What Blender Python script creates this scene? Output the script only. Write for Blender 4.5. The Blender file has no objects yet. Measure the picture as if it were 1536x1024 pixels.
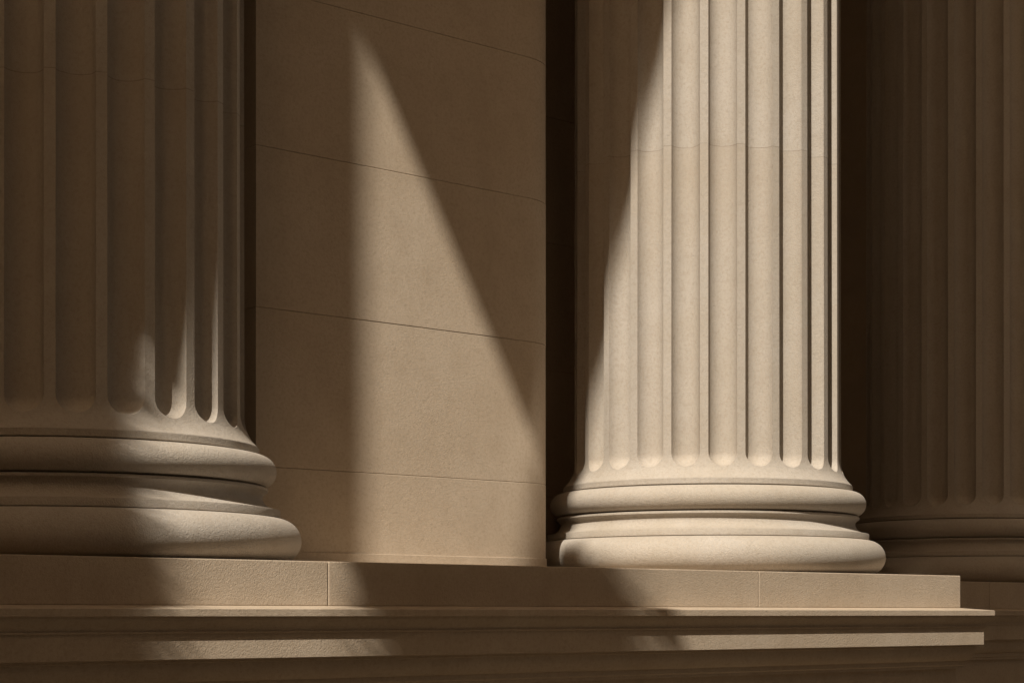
import bpy, bmesh, math, random
from mathutils import Vector, Matrix
random.seed(7)
R = math.radians
scene = bpy.context.scene
COL = scene.collection

# ------------------------------------------------------------------ frame of the place
EYE = 1.60                       # eye height above the forecourt
FPX, HOR = 2700.0, 920.0         # focal length / horizon in the 1536 px photograph
D2 = FPX * .5 / 199
D1 = D2 / 1.33
C1 = Vector((-668 / FPX * D1, D1))
C2 = Vector((292 / FPX * D2, D2))
U = (C2 - C1); SPAN = U.length; U.normalize()
N = Vector((-U.y, U.x))          # pointing into the portico
D = .67                          # slab face lies this far in front of the column axes
FLOOR = EYE + .1423
PIER = -.012                      # pier face, behind the axes
C3 = C2 + SPAN * U + .70 * N
OFF3 = .70 - D                   # face of the set-back pedestal
ROT = math.atan2(U.y, U.x)
SUN_EL, SUN_AZ = R(48), R(19.2)

def along_at(px, off):           # position along the row of a photo column, on the plane `off` behind the axes
    r = Vector(((px - 768) / FPX, 1)); t = (N.dot(C2) + off) / N.dot(r)
    return (r * t - C1).dot(U)
def depth_at(px, off):
    r = Vector(((px - 768) / FPX, 1)); return (N.dot(C2) + off) / N.dot(r)

# ------------------------------------------------------------------ helpers
def link(name, bm, mat, parent=None, loc=None, sharp=35, smooth=True):
    me = bpy.data.meshes.new(name)
    bmesh.ops.recalc_face_normals(bm, faces=bm.faces[:])
    bm.to_mesh(me); bm.free()
    if smooth:
        me.polygons.foreach_set('use_smooth', [True] * len(me.polygons))
        me.set_sharp_from_angle(angle=R(sharp))
    me.materials.append(mat)
    o = bpy.data.objects.new(name, me); COL.objects.link(o)
    if parent: o.parent = parent
    if loc: o.location = loc
    return o
def tag(o, label=None, cat=None, group=None, kind=None):
    if label: o['label'] = label
    if cat: o['category'] = cat; o['kind'] = 'thing'
    if group: o['group'] = group
    if kind: o['kind'] = kind
    return o
def empty(name, loc, rz=0):
    o = bpy.data.objects.new(name, None); COL.objects.link(o)
    o.location = loc; o.rotation_euler.z = rz; o.empty_display_size = .2
    return o
def box(bm, x0, x1, y0, y1, z0, z1, bev=0, seg=2):
    r = bmesh.ops.create_cube(bm, size=1)
    vs = r['verts']
    for v in vs:
        v.co = Vector(((x0 + x1) / 2 + v.co.x * (x1 - x0), (y0 + y1) / 2 + v.co.y * (y1 - y0), (z0 + z1) / 2 + v.co.z * (z1 - z0)))
    if bev:
        es = list({e for v in vs for e in v.link_edges})
        bmesh.ops.bevel(bm, geom=es, offset=bev, segments=seg, affect='EDGES', profile=.5)
def lathe(bm, prof, seg=192, closed=False):
    rings = []
    for (r, z) in prof:
        rings.append([bm.verts.new((r * math.cos(2 * math.pi * k / seg), r * math.sin(2 * math.pi * k / seg), z)) for k in range(seg)])
    n = len(rings)
    for i in range(n if closed else n - 1):
        a, b = rings[i], rings[(i + 1) % n]
        for k in range(seg):
            bm.faces.new((a[k], a[(k + 1) % seg], b[(k + 1) % seg], b[k]))
def arc(cx, cz, rx, rz, a0, a1, n):
    return [(cx + rx * math.cos(R(a0 + (a1 - a0) * i / n)), cz + rz * math.sin(R(a0 + (a1 - a0) * i / n))) for i in range(n + 1)]

# ------------------------------------------------------------------ materials
def stone(name, base, dark, warm, bump=.35, grain=1.0, joint=None, rough=.82, rnd=1):
    m = bpy.data.materials.new(name); m.use_nodes = True
    nt = m.node_tree; nd, lk = nt.nodes, nt.links
    nd.clear()
    out = nd.new('ShaderNodeOutputMaterial'); p = nd.new('ShaderNodeBsdfPrincipled')
    p.inputs['Roughness'].default_value = rough
    p.inputs['Specular IOR Level'].default_value = .25
    lk.new(p.outputs[0], out.inputs[0])
    tc = nd.new('ShaderNodeTexCoord'); oi = nd.new('ShaderNodeObjectInfo')
    sh = nd.new('ShaderNodeVectorMath'); sh.operation = 'MULTIPLY_ADD'
    lk.new(oi.outputs['Random'], sh.inputs[0]); sh.inputs[1].default_value = (37 * rnd, 21 * rnd, 53 * rnd)
    lk.new(tc.outputs['Object'], sh.inputs[2])
    def noise(scale, detail, rgh=.55, stretch=None, dist=0):
        n = nd.new('ShaderNodeTexNoise'); n.inputs['Scale'].default_value = scale
        n.inputs['Detail'].default_value = detail; n.inputs['Roughness'].default_value = rgh
        n.inputs['Distortion'].default_value = dist
        if stretch:
            mp = nd.new('ShaderNodeMapping'); mp.inputs['Scale'].default_value = stretch
            lk.new(sh.outputs[0], mp.inputs[0]); lk.new(mp.outputs[0], n.inputs['Vector'])
        else:
            lk.new(sh.outputs[0], n.inputs['Vector'])
        return n
    def ramp(src, a, b, lo=0.0, hi=1.0):
        r = nd.new('ShaderNodeMapRange'); r.inputs[1].default_value = a; r.inputs[2].default_value = b
        r.inputs[3].default_value = lo; r.inputs[4].default_value = hi
        lk.new(src, r.inputs[0]); return r.outputs[0]
    def mix(fac, a, b, mode='MIX'):
        x = nd.new('ShaderNodeMix'); x.data_type = 'RGBA'; x.blend_type = mode
        if isinstance(fac, float): x.inputs[0].default_value = fac
        else: lk.new(fac, x.inputs[0])
        for i, v in ((6, a), (7, b)):
            if isinstance(v, tuple): x.inputs[i].default_value = (*v, 1)
            else: lk.new(v, x.inputs[i])
        return x.outputs[2]
    big = noise(2.2, 5, .6, dist=.4); mid = noise(11, 6, .62); fine = noise(95, 4, .6); spk = noise(330, 2, .6)
    streak = noise(7, 5, .6, stretch=(1, 1, .12))
    c = mix(ramp(big.outputs[0], .38, .68), base, warm)
    c = mix(ramp(mid.outputs[0], .45, .75, 0, .30), c, dark)
    c = mix(ramp(streak.outputs[0], .52, .78, 0, .22), c, dark)
    c = mix(ramp(fine.outputs[0], .47, .72, 0, .45 * grain), c, dark)
    c = mix(ramp(spk.outputs[0], .56, .70, 0, .50 * grain), c, dark)
    if joint is not None:                     # bedding joint: a thin mortar line, stone just under it stained
        sep = nd.new('ShaderNodeSeparateXYZ'); lk.new(tc.outputs['Object'], sep.inputs[0])
        wob = noise(9, 3, .5)
        dz = nd.new('ShaderNodeMath'); dz.operation = 'MULTIPLY_ADD'
        lk.new(wob.outputs[0], dz.inputs[0]); dz.inputs[1].default_value = .010; lk.new(sep.outputs[2], dz.inputs[2])
        q = nd.new('ShaderNodeMath'); q.operation = 'SUBTRACT'; lk.new(dz.outputs[0], q.inputs[0]); q.inputs[1].default_value = joint + .005
        ab = nd.new('ShaderNodeMath'); ab.operation = 'ABSOLUTE'; lk.new(q.outputs[0], ab.inputs[0])
        below = ramp(q.outputs[0], .0, -.0015, 0, 1)
        fade = ramp(q.outputs[0], -.45, -.002, 0, .35)
        mm = nd.new('ShaderNodeMath'); mm.operation = 'MULTIPLY'; lk.new(below, mm.inputs[0]); lk.new(fade, mm.inputs[1])
        c = mix(mm.outputs[0], c, tuple(v * k for v, k in zip(warm, (.93, .89, .85))))
        line = ramp(ab.outputs[0], .0004, .0020, .6, 0)
        brk = ramp(noise(14, 3).outputs[0], .35, .5, .35, 1)
        m2 = nd.new('ShaderNodeMath'); m2.operation = 'MULTIPLY'; lk.new(line, m2.inputs[0]); lk.new(brk, m2.inputs[1])
        c = mix(m2.outputs[0], c, tuple(v * .62 for v in dark))
    lk.new(c, p.inputs['Base Color'])
    b1 = nd.new('ShaderNodeBump'); b1.inputs['Strength'].default_value = bump; b1.inputs['Distance'].default_value = .0026
    peb = noise(135, 4, .6, dist=.5)
    lk.new(peb.outputs[0], b1.inputs['Height'])
    b2 = nd.new('ShaderNodeBump'); b2.inputs['Strength'].default_value = bump * 1.2; b2.inputs['Distance'].default_value = .002
    lk.new(noise(260, 3, .6).outputs[0], b2.inputs['Height']); lk.new(b1.outputs[0], b2.inputs['Normal'])
    b3 = nd.new('ShaderNodeBump'); b3.inputs['Strength'].default_value = bump * .3; b3.inputs['Distance'].default_value = .008
    lk.new(noise(6, 3, .5).outputs[0], b3.inputs['Height']); lk.new(b2.outputs[0], b3.inputs['Normal'])
    lk.new(b3.outputs[0], p.inputs['Normal'])
    return m

BASE, DARK, WARM = (.455, .412, .366), (.33, .275, .215), (.43, .380, .322)
ASH, ASHD, ASHW = (.440, .364, .284), (.32, .248, .175), (.410, .331, .250)
M_base = stone('limestone_base', BASE, DARK, WARM, .6)
M_wall = stone('limestone_ashlar', tuple(v * 1.16 for v in ASH), tuple(v * 1.1 for v in ASHD), tuple(v * 1.16 for v in ASHW), .28)
M_slab = stone('limestone_slab', tuple(v * 1.05 for v in ASH), ASHD, tuple(v * 1.05 for v in ASHW), .55, rnd=0)
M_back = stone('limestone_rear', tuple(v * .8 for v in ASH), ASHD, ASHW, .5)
M_pave = stone('paving', (.24, .19, .135), (.17, .13, .09), (.21, .165, .115), .5)
M_far = stone('blocker_stone', (.36, .28, .19), (.25, .18, .11), (.33, .25, .16), .5)  # for the added, unseen walls that block light

# ------------------------------------------------------------------ columns
HC = 7.2                          # column height up to the soffit
FL_W, FL_K = .0505, 1.0           # flute half width and depth ratio
def shaft_mesh(joint):
    bm = bmesh.new()
    w, z0 = FL_W, .3725 + FL_W
    def rad(z):
        r = .4985 - .004 * max(0, z - .4) / 3
        if z < .43: r += .0415 * ((.43 - z) / .10) ** 2.6
        return r
    zs = [.330 + .0425 * i / 10 for i in range(10)]
    zs += [z0 - w * math.cos(R(90 * i / 12)) for i in range(13)]
    zs += [.45, .5, .6, .8, 1.0]
    zz = 1.25
    while zz < HC: zs.append(zz); zz += .25
    zs.append(HC)
    zs = sorted(set(round(z, 6) for z in zs))
    nf, ns = 14, 3                # flute columns, fillet columns
    xs = [-math.cos(math.pi * i / nf) for i in range(nf + 1)]
    pitch = R(15)
    def row(z):
        r = rad(z)
        ins = 0
        ww = 0.0
        if z >= z0: ww = w
        elif z > z0 - w: ww = math.sqrt(max(0, w * w - (z0 - z) ** 2))
        ww = max(ww, .0004)
        half = ww / .4985
        out = []
        for k in range(24):
            c = k * pitch
            for x in xs:
                dep = FL_K * ww * math.sqrt(max(0, 1 - x * x)) if z > z0 - w + 1e-6 else 0
                out.append((r - dep - ins, c + x * half))
            for j in range(1, ns):
                out.append((r - ins, c + half + (pitch - 2 * half) * j / ns))
        return [bm.verts.new((q * math.sin(a), -q * math.cos(a), z)) for q, a in out]
    prev = None
    for z in zs:
        cur = row(z)
        if prev:
            n = len(cur)
            for k in range(n):
                bm.faces.new((prev[k], prev[(k + 1) % n], cur[(k + 1) % n], cur[k]))
        prev = cur
    # necking fillet at the foot of the shaft, one piece with it
    return bm
def foot_profile():
    return [(.50, .3302), (.5385, .3302), (.5405, .3285), (.5405, .3115), (.5385, .3095), (.50, .3095)]

def build_column(C, joint, label, flute_turn, shared=None):
    t = empty('fluted_column', (C.x, C.y, FLOOR), flute_turn)
    tag(t, label, 'column', 'fluted columns of the portico')
    ms = stone('limestone_shaft', BASE, DARK, WARM, .55, 1.0, joint)
    link('shaft', shaft_mesh(joint), ms, t, sharp=40)
    if shared is None:
        shared = {}
        bm = bmesh.new(); lathe(bm, foot_profile(), closed=True); shared['apophyge_fillet'] = bm
        bm = bmesh.new(); lathe(bm, [(.48, .3065)] + arc(.5465, .2620, .0435, .0440, 92, -80, 22) + [(.5465, .2165), (.48, .2165)], closed=True); shared['upper_torus'] = bm
        pr = [(.48, .2150), (.5635, .2150), (.5655, .2132), (.5655, .2070), (.5640, .2055)]
        pr += [(.5480 + .052 * (i / 14) ** 2.3 - .0 + .014 * max(0, 1 - i / 3.5) ** 2, .2050 - .0535 * (1 - (1 - i / 14) ** 1.6)) for i in range(15)]
        pr += [(.6010, .1495), (.6010, .1300), (.5990, .1283), (.48, .1283)]
        bm = bmesh.new(); lathe(bm, pr, closed=True); shared['scotia'] = bm
        bm = bmesh.new(); lathe(bm, [(.48, .1275)] + arc(.597, .0640, .0640, .0630, 92, -86, 26) + [(.597, .0010), (.48, .0010)], closed=True); shared['lower_torus'] = bm
        shared = {k: link(k, b, M_base, None) for k, b in shared.items()}
        base = bpy.data.objects.new('base', None)
        first = True
    else:
        first = False
    b = empty('base', (0, 0, 0)); b.parent = t
    for k, o in shared.items():
        q = o if first else o.copy()
        if not first: COL.objects.link(q)
        q.parent = b
    return t, shared

_, SH = build_column(C1, 1.255, 'shadowed fluted stone column cut by the left edge, sun only on its base', R(1.5))
build_column(C2, 1.500, 'sunlit pale fluted stone column standing at the corner of the front pedestal', R(.3), SH)
build_column(C3, 3.60, 'dark fluted stone column set back in deep shade behind the pedestal corner', R(-.5), SH)

# ------------------------------------------------------------------ pedestals (local x along the row, y into the portico, z from eye level)
def P3(a, off, z, ref=C1):
    q = ref + U * a + N * off
    return Vector((q.x, q.y, EYE + z))
def moulding():
    pr = [(-.05, .0215), (.0, .0215), (.086, .0130), (.0885, .0120), (.0885, -.0058), (.0875, -.0068), (.080, -.0072)]
    for i in range(1, 13):                                          # cyma under the corona
        s = i / 12; pr.append((.080 - .018 * (.5 - .5 * math.cos(math.pi * s)), -.0072 - .0370 * s))
    pr += [(.0655, -.0445), (.0655, -.0480), (.0610, -.0485), (.0600, -.0495), (.0600, -.1138), (.0590, -.1150), (.040, -.1160), (.040, -.1230), (.0375, -.1240)]
    for i in range(1, 13):                                          # ovolo
        a = R(90 * i / 12); pr.append((.0375 - .027 * (1 - math.cos(a)), -.1260 - .048 * math.sin(a)))
    pr += [(.0105, -.1780), (.0105, -.1890), (.0095, -.1900), (.0040, -.1930), (.0035, -.2030), (-.05, -.2030)]
    return pr
def sweep(bm, path_of_p, prof):
    rows = []
    for (p, z) in prof:
        rows.append([bm.verts.new((x, y, z)) for (x, y) in path_of_p(p)])
    n = len(rows)
    for i in range(n):
        a, b = rows[i], rows[(i + 1) % n]
        for k in range(len(a) - 1):
            bm.faces.new((a[k], a[k + 1], b[k + 1], b[k]))
    for k in (0, -1):
        bm.faces.new([r[k] for r in rows])
def pedestal(label, off, a0, a1, back, joints, ret, tone):
    t = empty('pedestal', P3(0, off, 0), ROT)
    tag(t, label, 'pedestal', 'stone pedestals carrying the columns')
    edges = [a0] + joints + [a1]
    for i in range(len(edges) - 1):
        bm = bmesh.new()
        g = .0011
        box(bm, edges[i] + (g if i else 0), edges[i + 1] - (g if i < len(edges) - 2 else 0), 0 + .0006 * (i % 2), back, .0212, .1418, .0028, 2)
        link('slab_block', bm, M_slab, t, sharp=12)
    bm = bmesh.new()
    prof = moulding()
    if ret:
        n = 40
        sweep(bm, lambda p: [(a0 + (a1 - a0) * i / n + (p if i == n else 0), -p) for i in range(n + 1)] + [(a1 + p, ret)], prof)
    else:
        sweep(bm, lambda p: [(a0, -p), (a1, -p)], prof)
    link('cornice', bm, M_slab, t, sharp=28)
    bm = bmesh.new(); box(bm, a0, a1 - .012, .012, back, -EYE, -.2025 + .001, .003, 2)
    link('dado', bm, M_slab, t, sharp=12)
    bm = bmesh.new(); box(bm, a0, a1 - .06, .06, back, -.2005, .0205)
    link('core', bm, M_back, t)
    return t
E1 = along_at(1441, -D)
J = [along_at(492.5, -D), along_at(1138.5, -D)]
pedestal('sunlit moulded stone pedestal under the two front columns, ending in a sharp corner', -D, -4.5, E1, .72, [J[0] - 1.9] + J, .70, 1)
J3 = along_at(1484, OFF3)
pedestal('dark moulded stone pedestal set back behind the corner, under the shaded column', OFF3, E1 + .0005, E1 + 6, 1.4, [J3, J3 + 1.6], None, 1)

# ------------------------------------------------------------------ pier between the front columns, coursed ashlar
PA0, PA1 = along_at(384, PIER), along_at(814, PIER) + .072
dp = depth_at(537, PIER)
zj = [(920 - y) / FPX * dp for y in (708, 479, 247, 19)]
zj += [zj[-1] + .5175 * k for k in range(1, 12)]
zj = [z for z in zj if z < HC + .1423]
pt = empty('ashlar_pier', P3(0, PIER, 0), ROT)
tag(pt, 'plain coursed stone pier between the two front columns, crossed by a slanting wedge of sun', 'pier')
STEP = .52
def course(bm, z0, z1, jit, c=.0015, rx=.14, ry=.09):
    def loop(ins, z):
        pts = [(PA0 + ins, 1.1), (PA0 + ins, jit + ins)]
        pts += [(PA1 - rx + (rx - ins) * math.sin(R(90 * i / 20)), jit + ry - (ry - ins) * math.cos(R(90 * i / 20))) for i in range(21)]
        pts += [(PA1 - ins + .12 - .12 * math.cos(R(90 * i / 8)), STEP + ins - .12 + .12 * math.sin(R(90 * i / 8))) for i in range(9)]
        pts += [(SPAN + .25 - ins, STEP + ins), (SPAN + .25 - ins, 1.1)]
        return [bm.verts.new((x, y, z)) for x, y in pts]
    rows = [loop(c, z0), loop(c * .3, z0 + c * .35), loop(0, z0 + c), loop(0, z1 - c), loop(c * .3, z1 - c * .35), loop(c, z1)]
    for a, b in zip(rows, rows[1:]):
        n = len(a)
        for k in range(n): bm.faces.new((a[k], a[(k + 1) % n], b[(k + 1) % n], b[k]))
    bm.faces.new(rows[0]); bm.faces.new(rows[-1])
bm = bmesh.new()
lo = .1423
for k, z in enumerate(zj + [HC + .1423]):
    course(bm, lo + (.0005 if k else 0), z - .0005, (0, .0006, -.0004, .0004)[k % 4])
    lo = z
link('courses', bm, M_wall, pt, sharp=12)
bm = bmesh.new(); course(bm, .1425, .192, -.006)
link('skirting', bm, M_wall, pt, sharp=12)

# ------------------------------------------------------------------ rear wall, floor, soffit, forecourt
bm = bmesh.new()
lo = .1423
for k in range(14):
    box(bm, -6, 12, 0, .4, lo + (.0006 if k else 0), lo + .5169, .003, 1); lo += .5175
for x0 in (-6.0, 9.4): box(bm, x0, x0 + .4, -5.55, -.001, .1423, HC + .1423, .003, 1)
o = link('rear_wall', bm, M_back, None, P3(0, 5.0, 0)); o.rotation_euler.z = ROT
tag(o, 'dark rear stone wall glimpsed in the gaps behind the columns', 'wall')
bm = bmesh.new(); box(bm, -6, 12, 0.05, 5.3, .05, .1405)
o = link('floor', bm, M_slab, None, P3(0, .01, 0)); o.rotation_euler.z = ROT; tag(o, kind='structure')
bm = bmesh.new(); box(bm, -6, 12, -.78, 5.3, HC + .1423, HC + 1.6)
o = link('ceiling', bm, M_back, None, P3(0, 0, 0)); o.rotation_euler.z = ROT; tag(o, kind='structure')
bm = bmesh.new()
bmesh.ops.create_grid(bm, x_segments=2, y_segments=2, size=300)
o = link('ground', bm, M_pave, None, (0, 0, 0)); tag(o, kind='structure')

# ------------------------------------------------------------------ the building added out of view, its hole shaped to place the sun patches
TR = Vector((math.sin(SUN_AZ) * math.cos(SUN_EL), math.cos(SUN_AZ) * math.cos(SUN_EL), -math.sin(SUN_EL)))
AX = Vector((math.cos(SUN_AZ), -math.sin(SUN_AZ), 0)); BX = AX.cross(TR)
if BX.z < 0: BX.negate()
def img_ray(x, y): return Vector(((x - 768) / FPX, 1, (HOR - y) / FPX))
def on_plane(x, y, off):
    r = img_ray(x, y); t = (N.dot(C2) + off) / N.dot(r.xy); return r * t
def on_cyl(x, y, C, rr):
    r = img_ray(x, y); a = r.xy.dot(r.xy); b = -2 * r.xy.dot(C); c = C.dot(C) - rr * rr
    return r * ((-b - math.sqrt(max(0, b * b - 4 * a * c))) / (2 * a))
def AB(p): return (AX.dot(p), BX.dot(p))
def W(x, y): return AB(on_plane(x, y, PIER))
def K(x, y, rr=.5): return AB(on_cyl(x, y, C2, rr))
def L(x, y, rr=.5): return AB(on_cyl(x, y, C1, rr))
def S(x, y): return AB(on_plane(x, y, -D))
wa, wb = W(548, 66), W(820, 705)
ka, kb = K(1000, 0), K(880, 620)
def ext(p, q, t): return (p[0] + (q[0] - p[0]) * t, p[1] + (q[1] - p[1]) * t)
# lower tip of the shadow wedge: where its two sides meet
def meet(p, q, r, s):
    d1 = (q[0] - p[0], q[1] - p[1]); d2 = (s[0] - r[0], s[1] - r[1])
    t = ((r[0] - p[0]) * d2[1] - (r[1] - p[1]) * d2[0]) / (d1[0] * d2[1] - d1[1] * d2[0])
    return ext(p, q, t)
tip = meet(wa, wb, ka, kb)
edge = W(550, 400)[0]
e_top = meet(wa, wb, (edge, 0), (edge, 1))
col_top = K(1250, 0)[1] + .12
sh = ext(kb, ka, 1 + (col_top - ka[1]) / (ka[1] - kb[1]))
kr = K(1254, 300)[0] + .05
corner = S(1441, 863)
lowB = S(300, 1024)[1] - .5
def ragged(pts, amp, step=.022):              # toothed edge of the added mask, softens the shadow it casts
    out = []
    for p, q in zip(pts, pts[1:]):
        d = Vector((q[0] - p[0], q[1] - p[1])); n = max(1, int(d.length / step)); m = Vector((-d.y, d.x)).normalized()
        for i in range(n):
            out.append(tuple(Vector(p) + d * (i / n) + m * (random.uniform(.75, 1) * amp * (1 if len(out) % 2 else -1))))
    out.append(pts[-1]); return out
gB = S(300, 1024)[1] - 2.1
left_edge = ragged([(S(310, 1000)[0], gB), S(318, 1000), S(285, 890), L(242, 800, .62), L(218, 700, .62), L(212, 600), L(262, 575)], .065)
sill_r = ragged([(S(1010, 1000)[0], gB), (S(1010, 1000)[0], S(1010, 1000)[1]), S(960, 905), K(884, 850, .65)], .085)
sill_l = ragged([S(522, 836), S(510, 885), S(570, 975), (S(570, 960)[0], gB)], .07)
opening = left_edge + [L(326, 545), (edge, W(541, 845)[1] - .03), e_top, W(808, 680), K(880, 650), sh, (kr, col_top), (kr, corner[1] + .42), (corner[0] + .45, corner[1] + .42),
    (corner[0] + .45, gB)] + sill_r + [K(874, 812, .65), K(848, 814, .65), K(838, 836, .65)] + sill_l
Y0 = -1.6
def at_wall(a, b, y):
    p = AX * a + BX * b; t = (y - p.y) / TR.y; p = p + TR * t
    return Vector((p.x, p.y, p.z + EYE))
zmax = 17.0
fx0, fx1 = -9.0, 7.0
bm = bmesh.new()
lowx = at_wall(L(355, 300)[0] - .10, L(0, 0)[1] + .45, Y0)
outer = [Vector((fx0, Y0, 0)), Vector((fx1, Y0, 0)), Vector((fx1, Y0, zmax + 8)), Vector((1.5, Y0, zmax + 8)), Vector((1.5, Y0, zmax)), Vector((lowx.x, Y0, zmax)), Vector((lowx.x, Y0, lowx.z)), Vector((fx0, Y0, lowx.z))]
inner = [at_wall(a, b, Y0) for a, b in opening]
ve = []
for loop in (outer, inner):
    vs = [bm.verts.new(p) for p in loop]
    ve += [bm.edges.new((vs[i], vs[(i + 1) % len(vs)])) for i in range(len(vs))]
r = bmesh.ops.triangle_fill(bm, use_beauty=True, edges=ve)
fs = [g for g in bm.faces]
r = bmesh.ops.extrude_face_region(bm, geom=fs)
mv = [g for g in r['geom'] if isinstance(g, bmesh.types.BMVert)]
for v in mv:
    v.co += TR * (-.12 / TR.y) if not (abs(v.co.z) < 1e-4) else Vector((0, -.12, 0))
o = link('sun_mask', bm, M_far, None, None, smooth=False)
tag(o, 'tall unseen wall added behind the camera, its ragged hole shaping the sunlight', 'light_blocker')

for x0, x1, y0, y1, lab in ((-9.5, -9.0, -1.72, 10, 'tall unseen wall added on the left to block stray sky light'),):
    bm = bmesh.new(); box(bm, x0, x1, y0, y1, 0, zmax + 8)
    o = link('sky_blocker', bm, M_far, smooth=False); tag(o, lab, 'light_blocker')  # out-of-view wall, added only to shut off sky light from the left
# ------------------------------------------------------------------ light
w = bpy.data.worlds.new('World'); scene.world = w; w.use_nodes = True
nt = w.node_tree; bg = nt.nodes['Background']
sky = nt.nodes.new('ShaderNodeTexSky'); sky.sky_type = 'NISHITA'; sky.sun_disc = False
sky.sun_elevation = SUN_EL; sky.sun_rotation = math.pi + SUN_AZ
sky.air_density = .6; sky.dust_density = 6.0; sky.ozone_density = 0.0
mx = nt.nodes.new('ShaderNodeMix'); mx.data_type = 'RGBA'; mx.blend_type = 'MULTIPLY'; mx.inputs[0].default_value = 1
mx.inputs[7].default_value = (1, .77, .49, 1)
nt.links.new(sky.outputs[0], mx.inputs[6]); nt.links.new(mx.outputs[2], bg.inputs[0])
bg.inputs[1].default_value = .058
sl = bpy.data.lights.new('sun', 'SUN'); sl.energy = 4.5; sl.angle = R(.38); sl.color = (1, .92, .79)
so = bpy.data.objects.new('sun', sl); COL.objects.link(so)
so.rotation_euler = TR.to_track_quat('-Z', 'Y').to_euler(); so.location = (-6, -20, 25)

cam = bpy.data.cameras.new('camera'); co = bpy.data.objects.new('camera', cam); COL.objects.link(co)
co.location = (0, 0, EYE); co.rotation_euler = (R(90), 0, 0)
cam.sensor_width = 36; cam.lens = FPX / 1536 * 36; cam.shift_y = (HOR - 512) / 1536
cam.clip_start = .05; cam.clip_end = 2000
scene.camera = co
vs = scene.view_settings
scene.display_settings.display_device = 'sRGB'
vs.view_transform = 'Standard'; vs.look = 'None'; vs.exposure = .3; vs.gamma = 1
scene.render.engine = 'CYCLES'
scene.cycles.max_bounces = 8; scene.cycles.diffuse_bounces = 5
